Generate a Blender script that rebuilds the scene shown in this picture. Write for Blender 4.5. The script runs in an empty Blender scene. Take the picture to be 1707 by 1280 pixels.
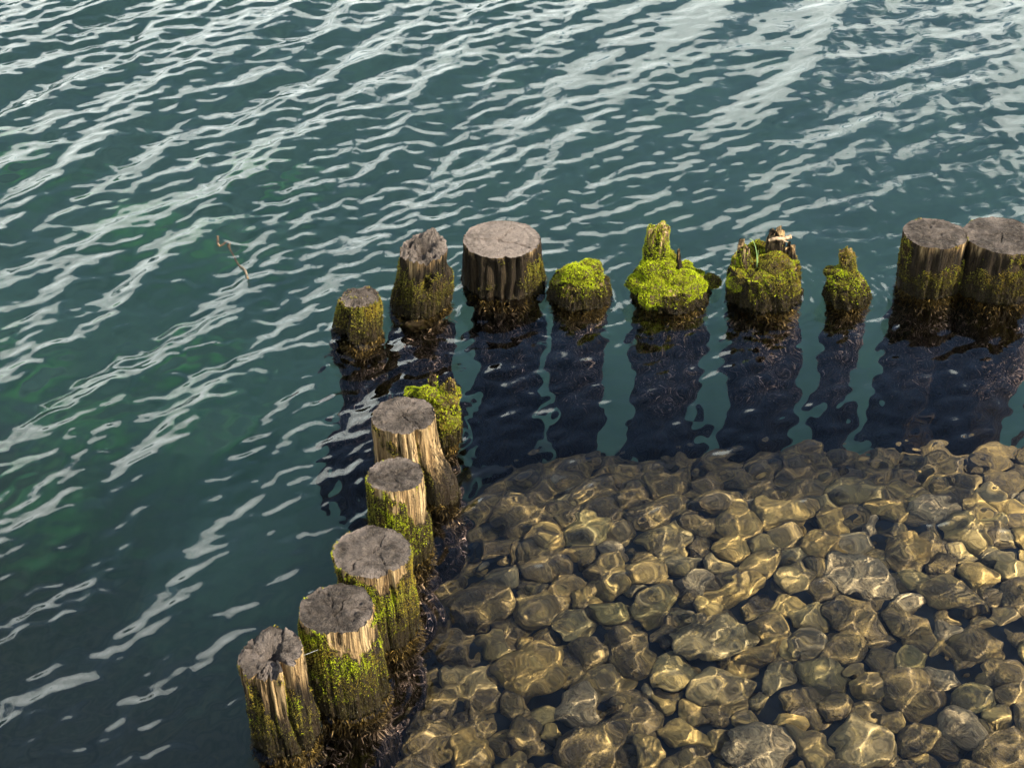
import bpy, math, random
import numpy as np

# ------------------------------------------------------------------ camera
S = bpy.context.scene
COL = S.collection
PITCH = math.radians(35.0)
FPX = 2400.0                       # focal length in pixels of the 1707 px wide photograph
CAM = np.array([0.0, 0.0, 3.0])    # three metres above the water
cam_d = bpy.data.cameras.new('camera')
cam_d.sensor_width = 36.0
cam_d.lens = FPX / 1707.0 * 36.0
cam_d.clip_end = 2000.0
cam = bpy.data.objects.new('camera', cam_d)
cam.location = CAM
cam.rotation_euler = (math.pi / 2 - PITCH, 0, 0)
COL.objects.link(cam)
S.camera = cam

# ------------------------------------------------------------------ light
SUN_EL = math.radians(43.0)
SUN_AZ = math.radians(67.0)        # measured from "towards the viewer" round to the right
SUN_DIR = np.array([math.cos(SUN_EL) * math.sin(SUN_AZ), -math.cos(SUN_EL) * math.cos(SUN_AZ), math.sin(SUN_EL)])
sun_d = bpy.data.lights.new('sun', 'SUN')
sun_d.energy = 5.0
sun_d.angle = math.radians(0.5)
sun_d.color = (1.0, 0.92, 0.77)
sun_d.cycles.is_caustics_light = True
sun = bpy.data.objects.new('sun', sun_d)
from mathutils import Vector, Euler
sun.rotation_euler = Vector(SUN_DIR).to_track_quat('Z', 'Y').to_euler()
sun.location = (4, -3, 6)
COL.objects.link(sun)

w = bpy.data.worlds.new('World')
S.world = w
w.use_nodes = True
nt = w.node_tree
nt.nodes.clear()
def N(tree, typ, **kw):
    n = tree.nodes.new(typ)
    for k, v in kw.items():
        setattr(n, k, v)
    return n
out = N(nt, 'ShaderNodeOutputWorld')
bg = N(nt, 'ShaderNodeBackground')
bg.inputs['Strength'].default_value = 0.085
sky = N(nt, 'ShaderNodeTexSky', sky_type='NISHITA', sun_disc=False)
sky.sun_elevation = SUN_EL
sky.sun_rotation = math.atan2(SUN_DIR[0], SUN_DIR[1])
sky.air_density = 1.0
sky.dust_density = 0.6
# a broken cloud layer over the whole sky, seen edge-on (and so closed up) towards the horizon
tc = N(nt, 'ShaderNodeTexCoord')
sep = N(nt, 'ShaderNodeSeparateXYZ')
nt.links.new(tc.outputs['Generated'], sep.inputs[0])
def M(tree, op, a, b=None, c=None):
    n = N(tree, 'ShaderNodeMath', operation=op)
    for i, v in enumerate((a, b, c)):
        if v is None: continue
        if isinstance(v, (int, float)): n.inputs[i].default_value = v
        else: tree.links.new(v, n.inputs[i])
    return n.outputs[0]
zz = M(nt, 'MAXIMUM', sep.outputs[2], 0.0)
den = M(nt, 'ADD', zz, 0.22)
comb = N(nt, 'ShaderNodeCombineXYZ')
nt.links.new(M(nt, 'DIVIDE', sep.outputs[0], den), comb.inputs[0])
nt.links.new(M(nt, 'DIVIDE', sep.outputs[1], den), comb.inputs[1])
cn = N(nt, 'ShaderNodeTexNoise')
cn.inputs['Scale'].default_value = 1.7
cn.inputs['Detail'].default_value = 5.0
cn.inputs['Roughness'].default_value = 0.55
nt.links.new(comb.outputs[0], cn.inputs['Vector'])
thr = N(nt, 'ShaderNodeMapRange', interpolation_type='SMOOTHSTEP')
nt.links.new(zz, thr.inputs['Value'])
thr.inputs['From Min'].default_value = 0.27
thr.inputs['From Max'].default_value = 0.62
thr.inputs['To Min'].default_value = 0.38
thr.inputs['To Max'].default_value = 0.65
dif = M(nt, 'SUBTRACT', cn.outputs['Fac'], thr.outputs[0])
msk = N(nt, 'ShaderNodeMapRange', interpolation_type='SMOOTHSTEP')
nt.links.new(dif, msk.inputs['Value'])
msk.inputs['From Min'].default_value = 0.0
msk.inputs['From Max'].default_value = 0.06
mix = N(nt, 'ShaderNodeMix', data_type='RGBA')
nt.links.new(msk.outputs[0], mix.inputs['Factor'])
nt.links.new(sky.outputs[0], mix.inputs['A'])
cn2 = N(nt, 'ShaderNodeTexNoise')
cn2.inputs['Scale'].default_value = 6.0; cn2.inputs['Detail'].default_value = 4.0
nt.links.new(comb.outputs[0], cn2.inputs['Vector'])
cr = N(nt, 'ShaderNodeValToRGB')
cr.color_ramp.elements[0].position = 0.3; cr.color_ramp.elements[0].color = (12.0, 13.2, 12.8, 1)
cr.color_ramp.elements[1].position = 0.7; cr.color_ramp.elements[1].color = (20.5, 21.6, 20.4, 1)
nt.links.new(cn2.outputs['Fac'], cr.inputs[0])
nt.links.new(cr.outputs[0], mix.inputs['B'])
nt.links.new(mix.outputs['Result'], bg.inputs['Color'])
nt.links.new(bg.outputs[0], out.inputs['Surface'])

vs = S.view_settings
vs.view_transform = 'Standard'
vs.look = 'None'
vs.exposure = 1.25
vs.gamma = 1.0
vs.use_curve_mapping = False
cy = S.cycles
cy.use_denoising = True
cy.max_bounces = 7
cy.transmission_bounces = 6
cy.transparent_max_bounces = 8
cy.diffuse_bounces = 1
cy.glossy_bounces = 2
cy.caustics_reflective = False
cy.caustics_refractive = True
cy.sample_clamp_indirect = 4.0
cy.use_adaptive_sampling = True
cy.adaptive_threshold = 0.03

# ------------------------------------------------------------------ helpers
RNG = np.random.default_rng(7)
_perm = np.random.default_rng(3).random((64, 64, 64)).astype(np.float32)
def vnoise(x, y, z=0.0):
    x, y, z = np.broadcast_arrays(np.asarray(x, float), np.asarray(y, float), np.asarray(z, float))
    xi = np.floor(x); yi = np.floor(y); zi = np.floor(z)
    fx = x - xi; fy = y - yi; fz = z - zi
    fx = fx * fx * (3 - 2 * fx); fy = fy * fy * (3 - 2 * fy); fz = fz * fz * (3 - 2 * fz)
    a = xi.astype(int) & 63; b = yi.astype(int) & 63; c = zi.astype(int) & 63
    a1 = (a + 1) & 63; b1 = (b + 1) & 63; c1 = (c + 1) & 63
    P = _perm
    l = lambda p, q, t: p + (q - p) * t
    return l(l(l(P[a, b, c], P[a1, b, c], fx), l(P[a, b1, c], P[a1, b1, c], fx), fy),
             l(l(P[a, b, c1], P[a1, b, c1], fx), l(P[a, b1, c1], P[a1, b1, c1], fx), fy), fz) * 2 - 1
def fbm(x, y, z=0.0, o=4, g=0.5):
    s = 0; a = 1.0; t = 0
    for i in range(o):
        s = s + a * vnoise(np.asarray(x) * 2 ** i + 17.3 * i, np.asarray(y) * 2 ** i + 5.1 * i, np.asarray(z) * 2 ** i + 9.7 * i)
        t += a; a *= g
    return s / t
def sstep(a, b, x):
    t = np.clip((np.asarray(x, float) - a) / (b - a), 0, 1)
    return t * t * (3 - 2 * t)
F_ = np.array([0, math.cos(PITCH), -math.sin(PITCH)])
U_ = np.array([0, math.sin(PITCH), math.cos(PITCH)])
def ray(u, v):
    return F_ + (u - 853.5) / FPX * np.array([1.0, 0, 0]) + (640 - v) / FPX * U_
def ground(u, v, z=0.0):            # where a sight line meets the level z
    d = ray(u, v)
    return CAM + d * (z - CAM[2]) / d[2]
def upright(u, v, y):               # where it meets the upright plane at distance y
    d = ray(u, v)
    return CAM + d * (y - CAM[1]) / d[1]

def mesh_from(name, verts, faces, smooth=True):
    """verts (n,3), faces (m,3) or (m,4) arrays"""
    me = bpy.data.meshes.new(name)
    verts = np.ascontiguousarray(verts, dtype=np.float32)
    faces = np.ascontiguousarray(faces, dtype=np.int32)
    k = faces.shape[1]
    me.vertices.add(len(verts)); me.vertices.foreach_set('co', verts.ravel())
    me.loops.add(faces.size); me.loops.foreach_set('vertex_index', faces.ravel())
    me.polygons.add(len(faces))
    me.polygons.foreach_set('loop_start', np.arange(0, faces.size, k, dtype=np.int32))
    me.update(calc_edges=True)
    me.polygons.foreach_set('use_smooth', np.full(len(faces), smooth))
    me.validate()
    return me
def fattr(me, name, vals):
    a = me.attributes.new(name, 'FLOAT', 'POINT')
    a.data.foreach_set('value', np.ascontiguousarray(vals, dtype=np.float32).ravel())
def cattr(me, name, cols):
    a = me.attributes.new(name, 'FLOAT_COLOR', 'POINT')
    c = np.ones((len(cols), 4), np.float32); c[:, :3] = cols
    a.data.foreach_set('color', c.ravel())
def obj(name, me, mat, parent=None, recv=True):
    o = bpy.data.objects.new(name, me)
    COL.objects.link(o)
    if mat is not None and me is not None and not me.materials:
        me.materials.append(mat)
    if parent is not None:
        o.parent = parent
    if recv:
        o.cycles.is_caustics_receiver = True
    return o
def tag(o, label=None, cat=None, group=None, kind=None):
    if label: o['label'] = label
    if cat: o['category'] = cat
    if group: o['group'] = group
    if kind: o['kind'] = kind
    return o
def grid_faces(ny, nx, wrap=False):
    i, j = np.meshgrid(np.arange(ny - 1), np.arange(nx if wrap else nx - 1), indexing='ij')
    j1 = (j + 1) % nx
    return np.stack([i * nx + j, i * nx + j1, (i + 1) * nx + j1, (i + 1) * nx + j], -1).reshape(-1, 4)

# ------------------------------------------------------------------ materials
def new_mat(name):
    m = bpy.data.materials.new(name); m.use_nodes = True
    t = m.node_tree
    return m, t, t.nodes['Principled BSDF'], t.nodes['Material Output']
def ramp(t, fac, stops):
    r = N(t, 'ShaderNodeValToRGB')
    el = r.color_ramp.elements
    while len(el) < len(stops): el.new(0.5)
    for e, (p, c) in zip(el, stops):
        e.position = p; e.color = (*c, 1)
    t.links.new(fac, r.inputs[0])
    return r.outputs[0]
def noise(t, vec, scale, detail=4, rough=0.55):
    n = N(t, 'ShaderNodeTexNoise')
    n.inputs['Scale'].default_value = scale; n.inputs['Detail'].default_value = detail; n.inputs['Roughness'].default_value = rough
    if vec is not None: t.links.new(vec, n.inputs['Vector'])
    return n.outputs['Fac']
def mapping(t, vec, scale):
    n = N(t, 'ShaderNodeMapping'); n.inputs['Scale'].default_value = scale
    t.links.new(vec, n.inputs['Vector']); return n.outputs[0]
def mixc(t, fac, a, b, mode='MIX'):
    n = N(t, 'ShaderNodeMix', data_type='RGBA', blend_type=mode)
    for s, v in (('Factor', fac), ('A', a), ('B', b)):
        if isinstance(v, (int, float)): n.inputs[s].default_value = v
        elif isinstance(v, tuple): n.inputs[s].default_value = (*v, 1)
        else: t.links.new(v, n.inputs[s])
    return n.outputs['Result']
def maprange(t, v, a, b, c, d, smooth=True):
    n = N(t, 'ShaderNodeMapRange', interpolation_type='SMOOTHSTEP' if smooth else 'LINEAR')
    t.links.new(v, n.inputs['Value'])
    for k, x in zip(('From Min', 'From Max', 'To Min', 'To Max'), (a, b, c, d)): n.inputs[k].default_value = x
    return n.outputs[0]
def attr(t, name):
    n = N(t, 'ShaderNodeAttribute', attribute_name=name); return n
def bump(t, h, strength, dist):
    n = N(t, 'ShaderNodeBump'); n.inputs['Strength'].default_value = strength; n.inputs['Distance'].default_value = dist
    t.links.new(h, n.inputs['Height']); return n.outputs[0]

# water: a smooth clear refracting surface; the teal is put into the bed colour
m_water, t, b, o_ = new_mat('lake water')
t.nodes.remove(b)
g = N(t, 'ShaderNodeBsdfGlass'); g.inputs['Roughness'].default_value = 0.0; g.inputs['IOR'].default_value = 1.333
g.inputs['Color'].default_value = (1, 1, 1, 1)
t.links.new(g.outputs[0], o_.inputs['Surface'])

# bed silt, with the deep water's teal glow painted into its colour
m_bed, t, b, o_ = new_mat('silty lake bed')
geo = N(t, 'ShaderNodeNewGeometry')
n1 = noise(t, geo.outputs['Position'], 2.2, 5)
c = ramp(t, n1, [(0.3, (0.066, 0.142, 0.096)), (0.55, (0.082, 0.172, 0.116)), (0.75, (0.088, 0.195, 0.116))])
n2 = noise(t, geo.outputs['Position'], 13, 4)
rock_shade = ramp(t, n2, [(0.3, (0.020, 0.022, 0.022)), (0.55, (0.045, 0.045, 0.036)), (0.75, (0.07, 0.062, 0.04))])
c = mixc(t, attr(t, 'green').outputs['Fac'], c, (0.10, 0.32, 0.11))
c = mixc(t, attr(t, 'rocky_shaded').outputs['Fac'], c, rock_shade)  # dark stony bed, and the painted shade of the near row
t.links.new(c, b.inputs['Base Color']); b.inputs['Roughness'].default_value = 0.9

# stones
m_stone, t, b, o_ = new_mat('algae filmed stone')
geo = N(t, 'ShaderNodeNewGeometry'); oi = N(t, 'ShaderNodeObjectInfo')
n1 = noise(t, geo.outputs['Position'], 9, 5); n2 = noise(t, geo.outputs['Position'], 70, 3)
n3 = noise(t, geo.outputs['Position'], 28, 5, 0.65)
c1 = ramp(t, oi.outputs['Random'], [(0.0, (0.30, 0.195, 0.058)), (0.3, (0.43, 0.29, 0.088)), (0.5, (0.21, 0.15, 0.065)), (0.65, (0.22, 0.175, 0.06)), (0.8, (0.32, 0.245, 0.125)), (1.0, (0.52, 0.36, 0.11))])
c2 = mixc(t, maprange(t, n1, 0.46, 0.62, 0.0, 0.8), c1, (0.060, 0.047, 0.026))
c2 = mixc(t, maprange(t, n3, 0.50, 0.66, 0.0, 0.7), c2, (0.55, 0.38, 0.12))
c3 = mixc(t, maprange(t, n2, 0.50, 0.72, 0.0, 0.45), c2, (0.06, 0.05, 0.03))
t.links.new(c3, b.inputs['Base Color']); b.inputs['Roughness'].default_value = 0.85
t.links.new(bump(t, M(t, 'ADD', n2, n3), 0.8, 0.008), b.inputs['Normal'])

def stone_like(name, k, base):
    m, t, b, o_ = new_mat(name)
    geo = N(t, 'ShaderNodeNewGeometry'); oi = N(t, 'ShaderNodeObjectInfo')
    n1 = noise(t, geo.outputs['Position'], 16, 6, 0.65); n2 = noise(t, geo.outputs['Position'], 90, 3)
    c = ramp(t, n1, base)
    c = mixc(t, maprange(t, n2, 0.45, 0.7, 0.0, 0.6), c, (0.03, 0.026, 0.02))
    t.links.new(c, b.inputs['Base Color']); b.inputs['Roughness'].default_value = 0.9
    t.links.new(bump(t, M(t, 'ADD', n1, n2), 1.0, 0.010), b.inputs['Normal'])
    return m
m_stone_weed_dim = stone_like('weedy dimmed stone', 0, [(0.32, (0.070, 0.052, 0.030)), (0.50, (0.17, 0.12, 0.048)), (0.68, (0.38, 0.26, 0.085))])  # weed, with dimming by depth painted into the colour
m_stone_pale = stone_like('pale grey stone', 0, [(0.32, (0.17, 0.125, 0.065)), (0.52, (0.32, 0.245, 0.13)), (0.70, (0.46, 0.36, 0.19))])

# ------------------------------------------------------------------ the posts' places (from where they stand in the water)
# key: waterline front point, waterline width, top centre, top width (photo pixels, turned into metres through the water plane)
POSTS = {
 'P1': (597, 572, 80, 600, 486, 62), 'P2': (702, 530, 84, 706, 416, 80), 'P3': (840, 505, 140, 836, 399, 130),
 'P4': (966, 516, 92, 968, 450, 66), 'P5': (1115, 520, 122, 1115, 455, 104), 'P6': (1272, 524, 116, 1273, 440, 104),
 'P7': (1408, 511, 66, 1406, 452, 52), 'P8': (1541, 497, 94, 1559, 389, 100), 'P9': (1651, 505, 132, 1672, 392, 118),
 'P10': (733, 742, 62, 729, 668, 66), 'P11': (687, 838, 108, 673, 692, 106), 'P12': (672, 946, 98, 660, 791, 93),
 'P13': (641, 1085, 120, 620, 919, 129), 'P14': (588, 1196, 126, 562, 1014, 123), 'P15': (482, 1262, 104, 450, 1086, 106),
}
PL = {}
for k, (u, v, wp, ut, vt, wt) in POSTS.items():
    f = ground(u, v)
    d = np.linalg.norm(f - CAM)
    R = wp / 2 * d / FPX
    h = f[:2] / np.linalg.norm(f[:2])
    c0 = f[:2] + h * R
    tp = upright(ut, vt, c0[1])
    Rt = wt / 2 * np.linalg.norm(tp - CAM) / FPX
    PL[k] = dict(x=c0[0], y=c0[1], R=R, Rt=Rt, zt=tp[2], lx=(tp[0] - c0[0]) / tp[2])
YB = np.mean([PL[k]['y'] for k in ('P2', 'P3', 'P4', 'P5', 'P6', 'P7', 'P8')])
def x_left(y):                       # the line of the front row of posts
    a, b_ = PL['P15'], PL['P10']
    return a['x'] + (np.asarray(y) - a['y']) * (b_['x'] - a['x']) / (b_['y'] - a['y'])
def inside(x, y, s=0.18):            # 1 within the corner that the posts fence off
    return sstep(-s, s, x - x_left(np.minimum(y, YB))) * sstep(-s, s, YB - np.asarray(y))

# ------------------------------------------------------------------ water surface
def axis(a0, a1, h, far):
    fine = np.arange(a0, a1 + h / 2, h)
    ext = [h]
    while sum(ext) < far: ext.append(ext[-1] * 1.16)
    e = np.cumsum(ext)
    return np.concatenate([a0 - e[::-1], fine, a1 + e])
# cells grow with distance: about 5 mm by the near posts, 13 mm at the far edge, and coarser out to the horizon
xi = axis(-1.0, 1.0, 2.0 / 520, 260.0)
yy = [1.9]
while yy[-1] < 8.6: yy.append(yy[-1] + 0.0027 + 0.0016 * yy[-1])
h0 = 0.006; lo = []; q = 1.9
while q > -260: q -= h0; h0 *= 1.2; lo.append(q)
h1 = yy[-1] - yy[-2]; hi = []; q = yy[-1]
while q < 300: h1 *= 1.15; q += h1; hi.append(q)
ys = np.array(lo[::-1] + yy + hi); xs = xi
WY = np.clip(0.80 + 0.305 * ys, 1.38, 3.5)
X = xi[None, :] * WY[:, None]; Y = np.broadcast_to(ys[:, None], X.shape).copy()
CELL = np.maximum(np.gradient(X, axis=1), np.gradient(Y, axis=0))
ins = inside(X, Y, 0.35)
def waves(rs, lam0, lam1, n, slope, th0, spread):
    r = np.random.default_rng(rs)
    lam = np.exp(r.uniform(math.log(lam0), math.log(lam1), n))
    th = th0 + r.normal(0, spread, n)
    ph = r.uniform(0, 2 * math.pi, n)
    z = np.zeros_like(X)
    for l, a, p in zip(lam, th, ph):
        k = 2 * math.pi / l
        amp = slope * math.sqrt(2 / n) / k
        z += amp * np.sin(k * (X * math.cos(a) + Y * math.sin(a)) + p) * np.clip(1.6 - CELL / l * 4, 0, 1)
    return z
TH = math.radians(158)
gust = 0.75 + 0.5 * fbm(X * 0.55, Y * 0.55, 3.3, 2)
calm_r = 1 - 0.45 * sstep(0.0, 1.8, X) * sstep(6.6, 5.2, Y)
rip = 0.55 + 0.9 * np.clip(0.5 + 0.9 * fbm(X * 1.1 + 9, Y * 1.1, 6.1, 3), 0, 1)
lowl = sstep(-0.3, -1.0, X) * sstep(4.6, 3.4, Y)           # short chop close to the near posts
rt = sstep(-1.2, 1.6, X - 0.15 * (Y - 5))                 # the swell bends a little towards the right
Z = waves(1, 0.55, 1.2, 9, 0.055, TH - 0.05, 0.3) * (1 - 0.88 * ins)
Z += (waves(2, 0.21, 0.50, 40, 0.170, TH - 0.03, 0.27) * (1 - rt) + waves(12, 0.24, 0.60, 40, 0.082, TH - 0.20, 0.30) * rt) * (1 - 0.86 * ins) * gust * calm_r
Z += (waves(3, 0.10, 0.20, 36, 0.105, TH - 0.12, 0.50) * (1 - rt) + waves(13, 0.10, 0.20, 36, 0.055, TH - 0.30, 0.45) * rt) * (1 - 0.22 * ins) * (0.5 * gust + 0.5 * rip) * calm_r
Z += waves(6, 0.20, 0.40, 18, 0.025, TH - 0.9, 0.5) * (1 - 0.3 * ins)
Z += waves(4, 0.065, 0.12, 30, 0.062, TH - 0.2, 0.8) * (1.7 * rip * (1 - 0.55 * rt) * (1 + 0.45 * lowl) * (1 - ins) + 0.95 * ins)
Z += waves(5, 0.04, 0.065, 18, 0.034, TH - 0.2, 0.9) * (2.0 * rip * (1 - 0.55 * rt) * (1 + 0.6 * lowl) * (1 - ins) + 0.8 * ins)
for k, p in PL.items():
    dd = np.hypot(X - p['x'], Y - p['y']) - p['R']
    near = dd < 0.5
    d_ = np.clip(dd[near], 0, None)
    Z[near] += 0.0017 * np.sin(2 * math.pi * d_ / 0.042 + p['x'] * 40) * np.exp(-d_ / 0.10) + 0.006 * np.exp(-d_ / 0.014)
me = mesh_from('water', np.stack([X, Y, Z], -1).reshape(-1, 3), grid_faces(len(ys), len(xs)))
water = obj('water', me, m_water, recv=False)
water.cycles.is_caustics_caster = True
tag(water, 'rippled teal lake water around the old posts', 'water', kind='structure')
del X, Y, Z, CELL

# ------------------------------------------------------------------ lake bed
bx = axis(-4.2, 4.2, 0.07, 320.0); by = axis(0.6, 10.0, 0.07, 320.0)
BX, BY = np.meshgrid(bx, by)
MOUNDS = [(*ground(u, v_, -1.85)[:2], r_) for u, v_, r_ in [(425, 690, 0.26), (270, 655, 0.28), (70, 880, 0.22), (190, 1010, 0.3), (400, 1000, 0.25), (120, 1150, 0.3), (40, 520, 0.3), (480, 560, 0.25), (330, 860, 0.2)]]
def bed_z(x, y):
    i = inside(x + 0.05, y + 0.12, 0.30)
    shallow = -0.43 - 0.70 * sstep(YB - 1.30, YB - 0.05, y) - 0.05 * sstep(1.0, -0.3, x)
    deep = -1.55 - 0.9 * sstep(5.5, 12, y) - 0.5 * sstep(2.0, 5.0, -x)
    for mx_, my_, mr_ in MOUNDS:
        deep = deep + 0.9 * mr_ * np.exp(-((x - mx_) ** 2 + (y - my_) ** 2) / mr_ ** 2)
    return shallow * i + deep * (1 - i) + 0.05 * fbm(x * 1.3, y * 1.3, 1.7, 3)
me = mesh_from('lake_bed', np.stack([BX, BY, bed_z(BX, BY)], -1).reshape(-1, 3), grid_faces(len(by), len(bx)))
row_shade = sstep(5.3, 2.9, BY + 0.30 * BX + 0.7 * fbm(BX * 0.9, BY * 0.9, 2.0, 3)) * 0.80  # near left bed painted dark in place of the post row's shadow
rocky_shaded = np.maximum(inside(BX + 0.25, BY + 0.10 + 0.30 * vnoise(BX * 3.1, 4.4, 0.0), 0.12), row_shade)
green = np.zeros_like(BX)
for mx_, my_, mr_ in MOUNDS:
    green = np.maximum(green, np.exp(-((BX - mx_) ** 2 + (BY - my_) ** 2) / (mr_ * 0.8) ** 2))
fattr(me, 'green', np.clip(green * (0.75 + 0.8 * fbm(BX * 6, BY * 6, 3.0, 3)), 0, 1).ravel())
rocky_shaded = rocky_shaded * (1 - 0.55 * np.clip(green, 0, 1) * (1 - inside(BX, BY, 0.2)))
fattr(me, 'rocky_shaded', rocky_shaded.ravel())
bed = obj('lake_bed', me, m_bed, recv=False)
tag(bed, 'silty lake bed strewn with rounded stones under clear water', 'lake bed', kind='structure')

# stones: shared shapes, each stone an object of its own
def ico(sub):
    import bmesh
    bm = bmesh.new(); bmesh.ops.create_icosphere(bm, subdivisions=sub, radius=1.0)
    v = np.array([p.co[:] for p in bm.verts]); f = np.array([[q.index for q in p.verts] for p in bm.faces]); bm.free()
    return v, f
IV, IF = ico(4)
STONES = []; STONES_W = []; STONES_P = []; SMALL = []
SV, SF = ico(3)
for s in range(12):
    r = np.random.default_rng(100 + s)
    v = IV.copy()
    for _ in range(9):                        # worn flat facets
        n = r.normal(size=3); n /= np.linalg.norm(n)
        h = r.uniform(0.60, 0.92)
        d = v @ n
        v -= np.where(d > h, (d - h) * 0.8, 0)[:, None] * n
    v *= (1 + 0.16 * fbm(IV[:, 0] * 1.2 + s * 7, IV[:, 1] * 1.2, IV[:, 2] * 1.2, 2) + 0.10 * fbm(IV[:, 0] * 3 + s, IV[:, 1] * 3, IV[:, 2] * 3, 3) + 0.035 * fbm(IV[:, 0] * 11 + s, IV[:, 1] * 11, IV[:, 2] * 11, 2))[:, None]
    v *= np.array([1.0, r.uniform(0.6, 0.95), r.uniform(0.45, 0.75)])
    if s < 4: SMALL.append(SV * (1 + 0.2 * fbm(SV[:, 0] * 1.4 + s, SV[:, 1] * 1.4, SV[:, 2] * 1.4, 2))[:, None] * np.array([1, 0.85, 0.65]))
    for mm_, lst in ((m_stone, STONES), (m_stone_weed_dim, STONES_W), (m_stone_pale, STONES_P)):
        me = mesh_from('stone', v, IF); me.materials.append(mm_); lst.append(me)
rs = random.Random(5)
def in_view(x, y, z):
    d = np.array([x, y, z]) - CAM
    f = d @ F_
    return -860 < d[0] / f * FPX < 900 and -690 < (d @ U_) / f * FPX < 690
pts = []
for q, n_try in ((0.115, 900), (0.092, 3000), (0.074, 5000), (0.055, 6000), (0.038, 7000)):
    for _ in range(n_try):
        x = rs.uniform(-1.0, 2.6); y = rs.uniform(1.7, YB - 0.02)
        if inside(x - 0.12, y, 0.05) < 0.5 or y > YB - 0.04 - 0.46 * (0.5 + 0.5 * float(vnoise(x * 3.3, 7.7, 1.0))): continue
        r_ = q * rs.uniform(0.85, 1.15)
        if all((x - a) ** 2 + (y - b_) ** 2 > (0.76 * (r_ + c_)) ** 2 for a, b_, c_ in pts):
            pts.append((x, y, r_))
        if q == 0.115 and len(pts) > 30: break
        if q == 0.092 and len(pts) > 135: break
pts.sort(key=lambda p: -p[2] + (0 if in_view(p[0], p[1], -0.4) else 1))
rest = []
fill = []
for i, (x, y, r_) in enumerate(pts):
    loc = (x, y, float(bed_z(x, y)) + r_ * rs.uniform(0.25, 0.55))
    sc = (r_ * rs.uniform(1.0, 1.28), r_ * rs.uniform(0.95, 1.2), r_ * rs.uniform(0.95, 1.25))
    rot = (rs.uniform(-0.35, 0.35), rs.uniform(-0.35, 0.35), rs.uniform(0, 6.28))
    if i < 300:
        pw = 0.25 + 0.85 * float(sstep(YB - 1.0, YB - 0.35, y)) + 0.6 * float(sstep(0.55, 0.15, x - float(x_left(y))))  # more dark stones towards the back row imitate fading with depth
        q = rs.random()
        o = obj('stone', (STONES_W if q < pw else STONES_P if q > 0.93 else STONES)[i % 12], None, bed)
        o.location = loc; o.scale = sc; o.rotation_euler = rot
    else:
        R3 = np.array(Euler(rot).to_matrix())
        rest.append((SMALL[i % 4] * np.array(sc)) @ R3.T + np.array(loc))
for _ in range(5000):
    x = rs.uniform(-1.0, 2.2); y = rs.uniform(1.9, YB - 0.1)
    if inside(x - 0.10, y, 0.05) < 0.5: continue
    r_ = rs.uniform(0.035, 0.075)
    if all((x - a) ** 2 + (y - b_) ** 2 > (1.0 * (r_ + c_)) ** 2 for a, b_, c_ in fill):
        fill.append((x, y, r_))
for i, (x, y, r_) in enumerate(fill):
    R3 = np.array(Euler((rs.uniform(-0.4, 0.4), rs.uniform(-0.4, 0.4), rs.uniform(0, 6.28))).to_matrix())
    rest.append((SMALL[i % 4] * r_ * 1.15) @ R3.T + np.array((x, y, float(bed_z(x, y)) - 0.005)))
if rest:
    nv = len(SMALL[0])
    me = mesh_from('loose_stones', np.concatenate(rest), np.concatenate([SF + nv * k for k in range(len(rest))]))
    me.materials.append(m_stone_weed_dim)
    tag(obj('loose_stones', me, None, bed), kind='stuff')
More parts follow.
